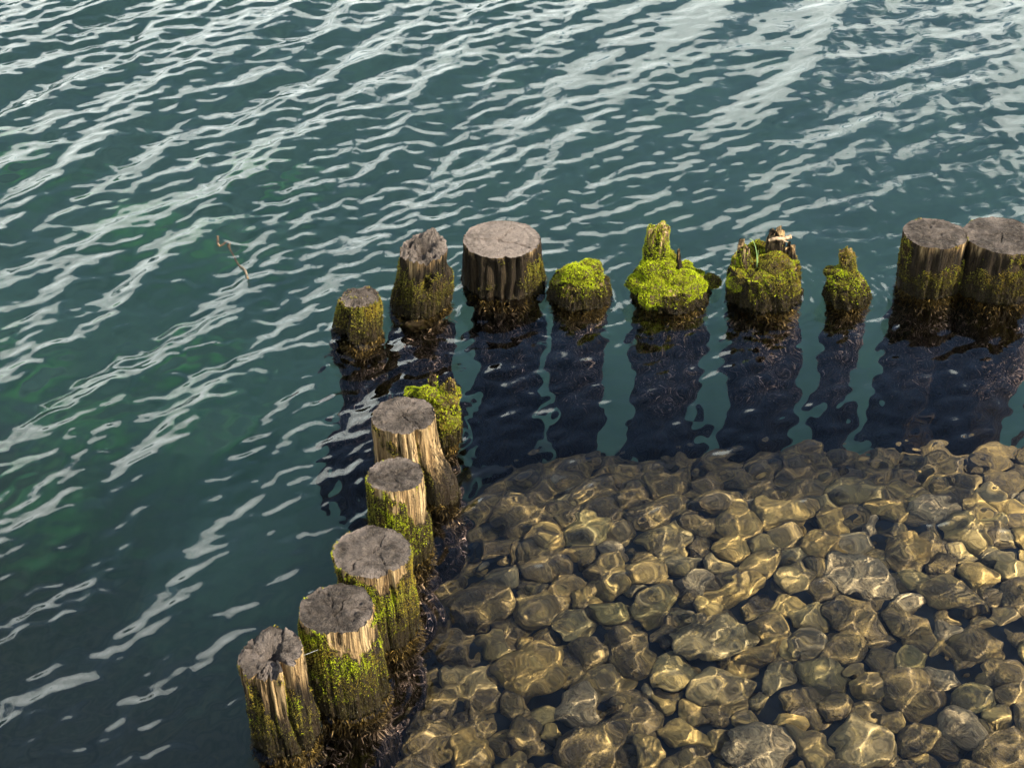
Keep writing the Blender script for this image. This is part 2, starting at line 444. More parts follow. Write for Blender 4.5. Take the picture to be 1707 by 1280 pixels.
# ------------------------------------------------------------------ wood, moss and algae materials
def wood_material(name, is_top):
    m, t, b, o_ = new_mat(name)
    geo = N(t, 'ShaderNodeNewGeometry')
    pos = geo.outputs['Position']
    dry = attr(t, 'dry').outputs['Fac']
    if is_top:
        rr = attr(t, 'ring').outputs['Fac']
        wob = noise(t, pos, 14, 3)
        ph = M(t, 'ADD', M(t, 'MULTIPLY', rr, 150.0), M(t, 'MULTIPLY', wob, 16.0))
        rings = M(t, 'MULTIPLY_ADD', M(t, 'SINE', ph), 0.5, 0.5)
        n1 = noise(t, pos, 55, 6, 0.7); n2 = noise(t, pos, 260, 4, 0.7)
        c = ramp(t, n1, [(0.30, (0.032, 0.025, 0.020)), (0.48, (0.078, 0.062, 0.050)), (0.66, (0.17, 0.135, 0.105))])
        c = mixc(t, M(t, 'MULTIPLY', rings, 0.30), c, (0.10, 0.085, 0.078))
        c = mixc(t, maprange(t, n2, 0.44, 0.62, 0.0, 0.75), c, (0.030, 0.024, 0.020))
        cav = N(t, 'ShaderNodeCombineXYZ')
        t.links.new(M(t, 'MULTIPLY', attr(t, 'ca').outputs['Fac'], 9.0), cav.inputs[0]); t.links.new(M(t, 'MULTIPLY', attr(t, 'sa').outputs['Fac'], 9.0), cav.inputs[1]); t.links.new(M(t, 'MULTIPLY', rr, 26.0), cav.inputs[2])
        rad = noise(t, cav.outputs[0], 1.0, 3, 0.5)
        chk = maprange(t, M(t, 'ABSOLUTE', M(t, 'SUBTRACT', rad, 0.5)), 0.004, 0.022, 1.0, 0.0)
        c = mixc(t, dry, c, mixc(t, n2, (0.16, 0.125, 0.105), (0.38, 0.31, 0.26)))
        c = mixc(t, M(t, 'MULTIPLY', chk, 0.5), c, (0.022, 0.018, 0.016))
        h = M(t, 'SUBTRACT', M(t, 'ADD', M(t, 'MULTIPLY', rings, 0.45), M(t, 'ADD', n2, n1)), M(t, 'MULTIPLY', chk, 0.6))
        t.links.new(bump(t, h, 1.0, 0.014), b.inputs['Normal'])
        b.inputs['Roughness'].default_value = 0.9
        b.inputs['Specular IOR Level'].default_value = 0.15
        t.links.new(c, b.inputs['Base Color'])
    else:
        g1 = noise(t, mapping(t, pos, (34, 34, 2.2)), 1.0, 6, 0.62)
        g2 = noise(t, mapping(t, pos, (150, 150, 9)), 1.0, 4, 0.6)
        sp = noise(t, pos, 210, 3)
        light = ramp(t, g1, [(0.28, (0.07, 0.042, 0.020)), (0.42, (0.27, 0.165, 0.072)), (0.55, (0.48, 0.32, 0.15)), (0.72, (0.58, 0.42, 0.22))])
        light = mixc(t, maprange(t, g2, 0.40, 0.56, 0.6, 0.0), light, (0.10, 0.065, 0.035))
        fis = noise(t, mapping(t, pos, (75, 75, 2.6)), 1.0, 2, 0.5)
        fiss = maprange(t, M(t, 'ABSOLUTE', M(t, 'SUBTRACT', fis, 0.5)), 0.006, 0.035, 1.0, 0.0)
        light = mixc(t, M(t, 'MULTIPLY', fiss, 0.65), light, (0.03, 0.02, 0.012))
        dark = ramp(t, g1, [(0.30, (0.007, 0.005, 0.0035)), (0.55, (0.026, 0.017, 0.010)), (0.75, (0.065, 0.042, 0.021))])
        dark = mixc(t, maprange(t, sp, 0.54, 0.68, 0.0, 0.5), dark, (0.085, 0.07, 0.018))
        c = mixc(t, maprange(t, M(t, 'ADD', dry, M(t, 'MULTIPLY_ADD', g1, 0.6, -0.3)), 0.30, 0.62, 0.0, 1.0), dark, light)
        wet = attr(t, 'wet').outputs['Fac']
        b.inputs['Specular IOR Level'].default_value = 0.18
        t.links.new(M(t, 'MULTIPLY_ADD', wet, -0.40, 0.88), b.inputs['Roughness'])
        h = M(t, 'ADD', M(t, 'MULTIPLY', g1, 1.2), M(t, 'ADD', M(t, 'MULTIPLY', g2, 0.7), M(t, 'MULTIPLY', sp, 0.4)))
        h = M(t, 'SUBTRACT', h, M(t, 'MULTIPLY', fiss, 0.9))
        t.links.new(bump(t, h, 1.0, 0.016), b.inputs['Normal'])
        t.links.new(c, b.inputs['Base Color'])
    return m
m_side = wood_material('weathered pile wood', False)
m_top = wood_material('weathered sawn end grain', True)

def leaf_material(name, rough, transl):
    m, t, b, o_ = new_mat(name)
    c = attr(t, 'tint').outputs['Color']
    t.links.new(c, b.inputs['Base Color']); b.inputs['Roughness'].default_value = rough
    b.inputs['Specular IOR Level'].default_value = 0.25
    tr = N(t, 'ShaderNodeBsdfTranslucent'); t.links.new(c, tr.inputs['Color'])
    mx = N(t, 'ShaderNodeMixShader'); mx.inputs[0].default_value = transl
    t.links.new(b.outputs[0], mx.inputs[1]); t.links.new(tr.outputs[0], mx.inputs[2])
    t.links.new(mx.outputs[0], o_.inputs['Surface'])
    return m
m_moss = leaf_material('moss', 0.75, 0.30)
m_wetmoss = leaf_material('wet moss', 0.30, 0.10)
m_algae = leaf_material('brown water algae', 0.6, 0.15)

def blades(base, direc, length, width, tint, rng, droop=0.0, simple=False):
    """one thin leaf (two triangles, bent) for every base point"""
    n = len(base)
    d = direc / np.linalg.norm(direc, axis=1, keepdims=True)
    r = rng.normal(size=(n, 3)); s = np.cross(d, r); s /= np.linalg.norm(s, axis=1, keepdims=True) + 1e-9
    L = length[:, None]; W = width[:, None]
    if simple:                                   # moss leaves are too small to show a bend
        v = np.stack([base - s * W * 0.5, base + s * W * 0.5, base + d * L], 1).reshape(-1, 3)
        return v, np.arange(3 * n).reshape(-1, 3), np.repeat(tint, 3, axis=0)
    mid = base + d * L * 0.55
    tip = base + d * L + np.cross(s, d) * L * rng.uniform(-0.35, 0.35, (n, 1)); tip[:, 2] -= droop * length
    v = np.stack([base - s * W * 0.35, base + s * W * 0.35, mid + s * W * 0.5, mid - s * W * 0.5, tip], 1).reshape(-1, 3)
    i = np.arange(n)[:, None] * 5
    f = np.concatenate([i + np.array([[0, 1, 2]]), i + np.array([[0, 2, 3]]), i + np.array([[3, 2, 4]])], 0)
    t = np.repeat(tint, 5, axis=0)
    return v, f, t

def surf_sample(v, f, wgt, n, rng):
    tri = np.concatenate([f[:, [0, 1, 2]], f[:, [0, 2, 3]]]) if f.shape[1] == 4 else f
    a, b_, c = v[tri[:, 0]], v[tri[:, 1]], v[tri[:, 2]]
    nr = np.cross(b_ - a, c - a); ar = np.linalg.norm(nr, axis=1)
    pw = ar * wgt[tri].mean(1)
    tot = pw.sum() / 2
    if tot <= 0: return None
    k = rng.choice(len(tri), n, p=pw / pw.sum())
    u1 = rng.random((n, 1)); u2 = rng.random((n, 1)); fl = (u1 + u2) > 1
    u1 = np.where(fl, 1 - u1, u1); u2 = np.where(fl, 1 - u2, u2)
    return a[k] + (b_[k] - a[k]) * u1 + (c[k] - a[k]) * u2, nr[k] / (ar[k][:, None] + 1e-12), tot

PAL = {'lime': np.array([[0.43, 0.50, 0.012], [0.56, 0.60, 0.02], [0.31, 0.37, 0.015]]),
       'olive': np.array([[0.26, 0.24, 0.026], [0.35, 0.32, 0.035], [0.14, 0.12, 0.022]]),
       'ochre': np.array([[0.42, 0.29, 0.03], [0.33, 0.25, 0.03], [0.20, 0.15, 0.025]]),
       'brown': np.array([[0.13, 0.085, 0.03], [0.19, 0.125, 0.05], [0.07, 0.045, 0.02]])}
WETC = np.array([[0.020, 0.016, 0.007], [0.045, 0.038, 0.011], [0.085, 0.068, 0.018]])

def moss_tint(p, rng, kinds, seed):
    """colour of each tuft: patches of the given kinds, plus tuft to tuft differences"""
    n = len(p); q = np.zeros((n, len(kinds)))
    for i, (k, wt) in enumerate(kinds):
        q[:, i] = wt + 0.8 * fbm(p[:, 0] * 17 + 31 * i + seed, p[:, 1] * 17, p[:, 2] * 17, 3) + 0.16 * rng.normal(size=n)
    best = q.argmax(1)
    pal = np.stack([PAL[k] for k, _ in kinds])
    c = 0.5 * pal[best, rng.integers(0, 3, n)] + 0.5 * pal[best].mean(1)
    return c * np.exp(rng.normal(0, 0.15, (n, 1)))

def moss_parts(root, v, f, wgt, seed, kinds, dens=36000, size=1.0, cap=20000, wet_z=0.045, up=0.35):
    rng = np.random.default_rng(seed)
    s = surf_sample(v, f, wgt, 4, rng)
    if s is None: return
    n = int(min(cap, 1.6 * dens * s[2]))
    if n < 20: return
    p, nr, _ = surf_sample(v, f, wgt, n, rng)
    keep = p[:, 2] > -0.01
    p, nr = p[keep], nr[keep]; n = len(p)
    tint = moss_tint(p, rng, kinds, seed)
    wz = wet_z * (0.75 + 0.5 * fbm(p[:, 0] * 25, p[:, 1] * 25, seed, 2))
    low = (sstep(wet_z * 2.3, wet_z * 1.0, p[:, 2]) * 0.8 > rng.random(n)) & (wet_z > 0.03)
    tint[low] = (PAL['brown'][rng.integers(0, 3, low.sum())] * 0.5 + PAL['olive'][rng.integers(0, 3, low.sum())] * 0.5) * 0.55
    wetk = sstep(1.15, 0.75, p[:, 2] / wz) > rng.random(n)
    tint[wetk] = WETC[rng.integers(0, 3, wetk.sum())]
    for sel, mat, nm in ((~wetk, m_moss, 'moss'), (wetk, m_wetmoss, 'wet_moss')):
        if sel.sum() < 10: continue
        B = 4
        pb = np.repeat(p[sel], B, 0); nb = np.repeat(nr[sel], B, 0); tb = np.repeat(tint[sel], B, 0)
        m_ = len(pb)
        lump = 0.6 + 0.8 * (0.5 + 0.5 * fbm(pb[:, 0] * 40 + seed, pb[:, 1] * 40, pb[:, 2] * 40, 2))
        d = nb + rng.normal(0, 0.55, (m_, 3)); d[:, 2] += up
        ln = rng.uniform(0.005, 0.0105, m_) * size * lump * (0.75 if nm == 'wet_moss' else 1.0)
        wd = rng.uniform(0.0024, 0.0042, m_) * size
        vv, ff, tt = blades(pb - nb * 0.002, d, ln, wd, tb * rng.uniform(0.8, 1.2, (m_, 1)), rng, simple=True)
        me = mesh_from(nm, vv - np.array(root.location)[None], ff, smooth=False); cattr(me, 'tint', tt)
        tag(obj(nm, me, mat, root), kind='stuff')

def algae_part(root, v, f, seed, z0=-0.85, z1=-0.004, n=2600, gold=1.0, side=None):
    """fuzzy brown weed growing from the drowned wood"""
    rng = np.random.default_rng(seed + 50)
    z = v[:, 2]
    wgt = ((z > z0) & (z < z1)) * (0.55 + 0.8 * sstep(-0.18, 0.0, z)) * np.clip(0.55 + 1.1 * fbm(v[:, 0] * 12, v[:, 1] * 12, z * 9 + seed, 2), 0, 1)
    wgt = wgt * np.where(v[:, 1] > v[:, 1].mean() + 0.4 * (v[:, 1].max() - v[:, 1].mean()), 0.2, 1.0)
    s = surf_sample(v, f, wgt, n, rng)
    if s is None: return
    p, nr, _ = s
    d = nr * 0.55 + rng.normal(0, 0.6, (n, 3)); d[:, 2] -= 0.45
    ln = rng.uniform(0.007, 0.020, n) * (0.7 + 0.5 * sstep(-0.3, -0.02, p[:, 2]))
    top = np.clip(-p[:, 2], 0.004, 9)                       # weed stays below the surface
    ln = np.minimum(ln, 0.010 + top * 1.2)
    g = sstep(-0.26, -0.03, p[:, 2])[:, None] * gold
    t1 = np.array([0.115, 0.074, 0.018]); t2 = np.array([0.17, 0.118, 0.092])
    tint = (t1 * g + t2 * (1 - g)) * np.exp(rng.normal(0, 0.6, (n, 1)))
    vv, ff, tt = blades(p, d, ln, rng.uniform(0.0015, 0.0038, n), tint, rng, droop=0.25)
    me = mesh_from('algae', vv - np.array(root.location)[None], ff, smooth=False); cattr(me, 'tint', tt)
    tag(obj('algae', me, m_algae, root), kind='stuff')

def angd(a, b):
    return (a - b + math.pi) % (2 * math.pi) - math.pi

def make_post(key, name, label, seed, kinds, moss=(), cracks=(), splits=(), flute=0.010, taper_noise=0.05, dry=0.5, dry_h=0.55,
              tip=None, rough_top=0.004, topdry=0.15, lobes=(), dens=36000, zbot=-1.5, mossbase=0.0, size=1.0, gold=1.0,
              wet_z=0.05, topmoss=0.0, fuzz=0.42, swell=0.0, lumpy=0.0, group='old timber piles standing in the lake', algae_n=9000, rim_wear=0.006):
    p = PL[key]
    x0, y0, zt = p['x'], p['y'], p['zt']
    wet_z = max(wet_z, 0.30 * zt)
    root = bpy.data.objects.new(name, None); COL.objects.link(root)
    root.location = (x0, y0, zbot)
    root.empty_display_size = 0.1
    tag(root, label, 'post', group)
    nth = 144
    th = np.linspace(0, 2 * math.pi, nth, endpoint=False)          # 0 faces the viewer, +90 deg is to the right
    zr = np.concatenate([np.linspace(zbot, -0.42, 14, endpoint=False), np.linspace(-0.42, -0.02, 22, endpoint=False), np.linspace(-0.02, 1, 64)])
    T = np.broadcast_to(th[None], (len(zr), nth))
    rim = (tip(np.sin(th), -np.cos(th)) if tip else 0) + rough_top * fbm(np.sin(th) * 5 + seed, np.cos(th) * 5, seed, 3)
    ztop = zt + rim * np.ones(nth)
    frac = zr[:, None]
    Zs = np.where(frac > -0.02, (frac + 0.02) / 1.02 * (ztop[None] + 0.02) - 0.02, frac)
    hf = np.clip(Zs / zt, 0, 1)
    def prof(T, Zs, hf):
        C, Sn = np.cos(T), np.sin(T)
        base = p['R'] + (p['Rt'] - p['R']) * hf
        base = base * (1 + 0.10 * sstep(0.0, -0.5, Zs) + swell * sstep(0.0, -0.25, Zs))
        r = base * (1 + taper_noise * fbm(C * 0.9 + seed, Sn * 0.9, Zs * 1.5 + seed, 2))
        fl_ = flute * (1 - 0.55 * sstep(0.8, 1.0, hf))
        r = r + fl_ * fbm(C * 5 + seed * 3, Sn * 5, Zs * 2.5, 3)
        g = fbm(C * 13 + seed, Sn * 13, Zs * 3.0 + 4, 2)
        r = r - fl_ * 0.9 * np.clip(1 - np.abs(g) * 5, 0, 1)
        for (a, w_, dp, h0, h1) in cracks:
            da = angd(T, math.radians(a) + 0.10 * vnoise(Zs * 9, seed, a))
            r = r - dp * np.exp(-(da / w_) ** 2) * sstep(h0 - 0.12, h0 + 0.05, hf) * sstep(h1 + 0.12, h1 - 0.05, hf)
        for (a, sa, amp, h0, h1) in lobes:
            da = angd(T, math.radians(a))
            r = r + amp * np.exp(-(da / math.radians(sa)) ** 2) * sstep(h1, h0, hf)
        return r
    r = prof(T, Zs, hf)
    mm = mossbase + fuzz * sstep(0.75, 0.15, hf)
    for (a, hc, sa, sh, wt) in moss:
        mm = mm + wt * np.exp(-(angd(T, math.radians(a)) / math.radians(sa)) ** 2 - ((hf - hc) / sh) ** 2)
    mm = mm + 0.80 * fbm(np.sin(T) * 3.2 + seed, np.cos(T) * 3.2, Zs * 18, 4)
    mm = sstep(0.24, 0.60, mm) * (Zs > -0.005)
    r = r + mm * (0.003 + (0.008 + 0.014 * lumpy) * (0.5 + 0.5 * fbm(np.sin(T) * 9, np.cos(T) * 9, Zs * (45 - 25 * lumpy) + seed, 2))) * size
    lx = p['lx']
    Xs = x0 + lx * np.where(Zs > 0, Zs, 0.1 * Zs) + r * np.sin(T); Ys = y0 - r * np.cos(T)
    v = np.stack([Xs, Ys, Zs], -1).reshape(-1, 3); f = grid_faces(len(zr), nth, True)
    dr = dry - 0.08 + 0.95 * (hf - dry_h) + 0.35 * fbm(np.sin(T) * 2.4 + 8 + seed, np.cos(T) * 2.4, Zs * 5, 3)
    wz = wet_z * (1 + 0.6 * fbm(np.sin(T) * 4, np.cos(T) * 4, seed, 2))
    wet = sstep(1.3, 0.6, Zs / wz)
    dr = np.clip(dr * (1 - 0.95 * wet) * (1 - 0.9 * mm), 0, 1)
    me = mesh_from('timber', v - np.array(root.location)[None], f)
    fattr(me, 'dry', dr.ravel()); fattr(me, 'wet', wet.ravel())
    obj('timber', me, m_side, root)
    moss_parts(root, v, f, mm.ravel(), seed, kinds, dens=dens, size=size, wet_z=wet_z)
    algae_part(root, v, f, seed, n=algae_n, gold=gold)
    # the top
    nr_ = 34
    rho = np.linspace(1.0, 0.012, nr_)
    TT, RR = np.meshgrid(th, rho)
    rt = r[-1][None] * RR
    gx, gy = RR * np.sin(TT), -RR * np.cos(TT)
    zc = (tip(gx, gy) if tip else 0.0) + rough_top * fbm(gx * 5 + seed, -gy * 5, seed, 3)
    xq = rt * np.sin(TT); yq = -rt * np.cos(TT)
    zc = zc + 0.35 * rough_top * fbm(xq * 90, yq * 90, seed, 3) * (RR < 0.99)
    zc = zc - rim_wear * sstep(0.80, 1.0, RR) * (0.5 + 0.5 * fbm(gx * 3 + seed + 9, gy * 3, 1.0, 3)) * (RR < 0.995)
    for (a, ra, rb, w_, dp) in splits:                                 # shrinkage checks across the end grain
        aa = math.radians(a)
        along = xq * math.sin(aa) - yq * math.cos(aa)
        across = xq * math.cos(aa) + yq * math.sin(aa) + 0.006 * vnoise(along * 60, seed, a) + 0.010 * vnoise(along * 18, a, seed)
        R0 = p['Rt']
        zc = zc - dp * np.exp(-(across / w_) ** 2) * sstep(ra - 0.1, ra + 0.05, along / R0) * sstep(rb + 0.1, rb - 0.05, along / R0) * (RR < 0.985)
    Zc = zt + zc
    vt = np.stack([x0 + lx * Zc + xq, y0 + yq, Zc], -1)
    vt[0] = np.stack([Xs[-1], Ys[-1], Zs[-1]], -1)
    vt = np.concatenate([vt.reshape(-1, 3), [[x0 + lx * Zc[-1].mean(), y0, Zc[-1].mean()]]])
    ft = grid_faces(nr_, nth, True)
    ce = len(vt) - 1; last = (nr_ - 1) * nth
    tri = np.stack([last + np.arange(nth), last + (np.arange(nth) + 1) % nth, np.full(nth, ce)], -1)
    quads_as_tris = np.concatenate([ft[:, [0, 1, 2]], ft[:, [0, 2, 3]], tri])
    me = mesh_from('cut_top', vt - np.array(root.location)[None], quads_as_tris)
    edge = sstep(0.72, 1.0, RR) * (0.5 + 0.9 * fbm(gx * 2 + seed, gy * 2, 2.2, 2))
    dtop = np.clip(topdry + 0.55 * edge + 0.85 * fbm(gx * 2.2 + seed * 2, gy * 2.2, 5.0, 3), 0, 1)
    fattr(me, 'dry', np.append(dtop.ravel(), 0.2)); fattr(me, 'ring', np.append((rt * (1 + 0.08 * fbm(gx * 1.2, gy * 1.2, seed, 2))).ravel(), 0)); fattr(me, 'wet', np.zeros(len(vt))); fattr(me, 'ca', np.append(np.cos(TT).ravel(), 0)); fattr(me, 'sa', np.append(np.sin(TT).ravel(), 0))
    obj('cut_top', me, m_top if topmoss < 0.5 else m_side, root)
    mt = np.clip(topmoss + 0.8 * fbm(gx * 2.0 + seed, gy * 2.0, 7.7, 3) * (topmoss > 0) + sstep(0.9, 1.0, RR) * 0.35 * mm[-1][None], 0, 1)
    mt = np.append(sstep(0.3, 0.7, mt).ravel(), 0)
    if mt.max() > 0: moss_parts_named(root, vt, quads_as_tris, mt, seed + 3, kinds, dens, size)
    return root
def moss_parts_named(root, v, f, w_, seed, kinds, dens, size):
    moss_parts(root, v, f, w_, seed, kinds, dens=dens, size=size, wet_z=0.01, up=0.7)

def spire(root, name, u, v0, v1, wpx, y, seed, kinds=None, mossw=0.0, lean_u=0.0, taper=0.7, dry=0.5, depth=1.0, dens=30000, flat=0.0, size=1.0):
    """a standing remnant of wood on a rotted pile, from photo height v0 to v1, at distance y"""
    a = upright(u, v0, y); b_ = upright(u + lean_u, v1, y)
    R = wpx / 2 * np.linalg.norm(a - CAM) / FPX
    nth, nz = 56, 44
    th = np.linspace(0, 2 * math.pi, nth, endpoint=False); s = np.linspace(0, 1, nz)
    T, Q = np.meshgrid(th, s)
    C, Sn = np.cos(T), np.sin(T)
    rad = R * (1 + (taper - 1) * Q) * (1 + 0.30 * fbm(C * 1.2 + seed, Sn * 1.2, Q * 2, 2) + 0.26 * fbm(C * 4 + seed, Sn * 4, Q * 2.5, 3))
    rad = rad * np.sqrt(np.clip(1 - np.clip((Q - 0.90) / 0.10, 0, 1) ** 6, 0.0, 1))
    hgt = b_[2] - a[2]
    Zp = a[2] + Q * hgt * (1 + (0.16 * fbm(C * 1.5 + seed, Sn * 1.5, seed, 2) + 0.22 * fbm(C * 5 + seed, Sn * 5, seed, 2)) * Q)
    Xp = a[0] + (b_[0] - a[0]) * Q + rad * Sn; Yp = y - rad * C * depth
    v = np.stack([Xp, Yp, Zp], -1).reshape(-1, 3); f = grid_faces(nz, nth, True)
    me = mesh_from(name, v - np.array(root.location)[None], f)
    dr = np.clip(dry + 0.5 * (Q - 0.5) + 0.4 * fbm(C * 2 + seed, Sn * 2, Q * 3, 2), 0, 1)
    fattr(me, 'dry', dr.ravel()); fattr(me, 'wet', np.zeros(dr.size))
    o = obj(name, me, m_side, root)
    if kinds and mossw > 0:
        mw = sstep(0.30, 0.7, mossw + 0.45 * fbm(C * 3 + seed, Sn * 3, Q * 4, 3) - 0.45 * Q)
        rng_root = root
        moss_parts(rng_root, v, f, mw.ravel(), seed, kinds, dens=dens, size=size, wet_z=0.02)
    return o

def cushion(root, u, v_, wpx, y, seed, kinds, hz=0.8, dens=34000, z0=None, size=1.1):
    """a swelling of moss"""
    a = upright(u, v_, y)
    R = wpx / 2 * np.linalg.norm(a - CAM) / FPX
    n = IV * (1 + 0.38 * fbm(IV[:, 0] * 1.8 + seed, IV[:, 1] * 1.8, IV[:, 2] * 1.8, 3) + 0.16 * fbm(IV[:, 0] * 5 + seed, IV[:, 1] * 5, IV[:, 2] * 5, 2))[:, None]
    v = a + n * R * np.array([1, 0.9, hz])
    rng = np.random.default_rng(seed)
    me = mesh_from('moss_cushion', v - np.array(root.location)[None], IF)
    tt = moss_tint(v, rng, [('brown', 0.5), (kinds[0][0], 0.2)], seed) * 0.5
    cattr(me, 'tint', tt)
    obj('moss_cushion', me, m_moss, root)
    moss_parts(root, v, IF, np.where(v[:, 2] > 0.005, 1.0, 0.0), seed, kinds, dens=dens, size=size, wet_z=0.02)

LIME = [('lime', 0.55), ('olive', 0.25)]
MIX = [('lime', 0.22), ('olive', 0.42), ('ochre', 0.15)]
OCH = [('ochre', 0.46), ('olive', 0.36), ('lime', 0.22), ('brown', 0.12)]
DULL = [('olive', 0.45), ('brown', 0.35), ('ochre', 0.15)]

# ---- far row, from the corner to the frame's edge
dome = lambda k: (lambda x, y: -k * (x * x + y * y))
r1 = make_post('P1', 'mossy_stump', 'narrow stump furred all over with olive moss at the corner of the two rows', 11, [('olive', 0.45), ('brown', 0.30), ('ochre', 0.25)],
          moss=[(60, 0.5, 40, 0.5, 0.8), (-75, 0.4, 28, 0.5, 0.8), (20, 0.9, 90, 0.25, 0.7), (0, 0.65, 30, 0.3, 0.35)], mossbase=0.0,
          cracks=[(-35, 0.22, 0.028, 0.0, 0.75)], tip=dome(0.022), topmoss=0.30, fuzz=0.30, swell=0.25, dry=0.3, lumpy=0.4, taper_noise=0.16, rough_top=0.010)
r2 = make_post('P2', 'broken_post', 'broken post with hollowed crumbling top, dark notch in its face and mossy foot', 12, DULL,
          moss=[(-15, 0.45, 40, 0.25, 0.75), (25, 0.2, 45, 0.2, 0.5), (-80, 0.6, 30, 0.3, 0.5)], cracks=[(17, 0.20, 0.055, 0.46, 0.66), (-50, 0.12, 0.015, 0.2, 1.0)],
          tip=lambda x, y: 0.034 * np.exp(-((x - 0.30) ** 2 + (y - 0.60) ** 2) / 0.40) - 0.055 * np.exp(-((x - 0.15) ** 2 + (y - 0.10) ** 2) / 0.10) + 0.012 * y,
          dry=0.30, dry_h=0.6, topdry=0.40, rough_top=0.028, lobes=[(-75, 26, 0.022, 0.1, 0.6), (100, 20, 0.025, 0.5, 0.75)], fuzz=0.45, wet_z=0.06)
cushion(r2, 692, 548, 44, PL['P2']['y'] - PL['P2']['R'] * 0.9, 212, DULL, hz=1.0, size=0.9)
r3 = make_post('P3', 'sawn_post', 'thick sawn post with pale grey top and deeply fluted dark front, moss on one side', 13, [('olive', 0.5), ('ochre', 0.25), ('lime', 0.1)],
          moss=[(58, 0.42, 24, 0.38, 1.0)], cracks=[(-12, 0.10, 0.030, 0.0, 0.85), (8, 0.06, 0.022, 0.1, 1.0), (22, 0.06, 0.022, 0.1, 0.9), (-45, 0.10, 0.02, 0, 0.8)],
          splits=[(60, -0.1, 0.95, 0.0035, 0.014), (150, -0.1, 0.6, 0.003, 0.010), (-100, 0, 0.7, 0.003, 0.008)], flute=0.016, swell=-0.16, dry=0.30, dry_h=0.80, topdry=0.85, fuzz=0.22, wet_z=0.06)
r4 = make_post('P4', 'mossy_stump', 'low rounded stump capped with a bright lime green moss cushion', 14, [('lime', 0.40), ('olive', 0.35), ('brown', 0.2)],
          mossbase=0.30, tip=dome(0.035), topmoss=0.8, swell=-0.10, dry=0.1, lumpy=1.0, taper_noise=0.16, rough_top=0.02, moss=[(20, 0.8, 60, 0.4, 0.6)])
yb = PL['P4']['y']
cushion(r4, 962, 458, 52, yb - 0.03, 41, LIME, hz=0.62)
cushion(r4, 983, 448, 44, yb + 0.02, 42, [('olive', 0.4), ('lime', 0.35), ('brown', 0.2)], hz=0.62)
cushion(r4, 935, 470, 24, yb, 43, DULL, hz=0.8)
r5 = make_post('P5', 'mossy_stump', 'wide stump swollen with lime green moss, one tall mossy spike on it', 15, LIME,
          mossbase=0.42, tip=dome(0.02), topmoss=0.9, dry=0.1, swell=-0.08, lumpy=1.0, rough_top=0.02)
yb = PL['P5']['y']
spire(r5, 'splinter', 1092, 462, 384, 38, yb + 0.03, 51, LIME, 1.05, lean_u=4, taper=0.92, dry=0.3, size=0.9)
spire(r5, 'splinter', 1132, 452, 420, 12, yb, 52, None, 0, lean_u=-1, taper=0.35, dry=0.15)
for i, (u, v_, w_, dy, hz) in enumerate([(1070, 475, 46, -0.02, 0.75), (1097, 450, 58, 0.0, 0.7), (1112, 432, 34, 0.03, 0.8), (1140, 478, 66, -0.05, 0.7), (1095, 490, 60, -0.08, 0.8), (1160, 498, 34, -0.04, 1.0), (1185, 470, 30, 0.03, 0.7)]):
    cushion(r5, u, v_, w_, yb + dy, 60 + i, LIME if i < 6 else [('olive', 0.3), ('lime', 0.2), ('brown', 0.3)], hz=hz)
r6 = make_post('P6', 'jagged_stump', 'jagged stump with three short wood horns, olive moss and a few grass blades', 16, [('olive', 0.45), ('ochre', 0.28), ('lime', 0.40)],
          mossbase=0.22, tip=lambda x, y: 0.02 * y, topmoss=0.7, dry=0.15, swell=-0.08, lumpy=1.0, taper_noise=0.16, rough_top=0.02, moss=[(20, 0.7, 70, 0.4, 0.45)], wet_z=0.085, cracks=[(-55, 0.12, 0.03, 0, 0.6)])
yb = PL['P6']['y']
spire(r6, 'splinter', 1240, 462, 412, 24, yb + 0.0, 71, [('lime', 0.4), ('olive', 0.4)], 0.8, taper=0.75, dry=0.1)
spire(r6, 'splinter', 1293, 452, 391, 32, yb + 0.05, 72, [('olive', 0.4)], 0.5, taper=0.8, dry=0.08)
spire(r6, 'splinter', 1317, 462, 414, 22, yb + 0.03, 73, [('brown', 0.4), ('olive', 0.3)], 0.6, taper=0.85, dry=0.2)
for i, (u, v_, w_, dy, k) in enumerate([(1232, 470, 40, -0.04, LIME), (1250, 452, 32, 0.0, LIME), (1290, 445, 66, 0.0, [('olive', 0.4), ('ochre', 0.35), ('lime', 0.30)]), (1270, 470, 50, -0.06, [('olive', 0.35), ('lime', 0.5)]), (1310, 475, 44, -0.04, [('olive', 0.4), ('ochre', 0.35)])]):
    cushion(r6, u, v_, w_, yb + dy, 80 + i, k, hz=0.75, size=0.95)
r7 = make_post('P7', 'mossy_stump', 'smallest thin rotted stump with ragged olive moss, beside the jagged one', 17, [('olive', 0.45), ('lime', 0.48), ('brown', 0.2)],
          mossbase=0.3, tip=dome(0.03), topmoss=0.7, dry=0.1, swell=-0.08, lumpy=1.0, taper_noise=0.16, rough_top=0.02)
yb = PL['P7']['y']
spire(r7, 'splinter', 1411, 465, 422, 28, yb + 0.02, 91, [('olive', 0.4), ('ochre', 0.3)], 1.0, taper=0.8, dry=0.2)
for i, (u, v_, w_, dy, k) in enumerate([(1400, 460, 34, 0.0, [('olive', 0.4), ('lime', 0.4)]), (1417, 483, 32, -0.04, [('olive', 0.35), ('lime', 0.45)]), (1384, 453, 20, 0.02, [('brown', 0.4), ('olive', 0.3)]), (1428, 466, 20, 0.02, [('olive', 0.4), ('lime', 0.3)])]):
    cushion(r7, u, v_, w_, yb + dy, 95 + i, k, hz=0.9, size=0.9)
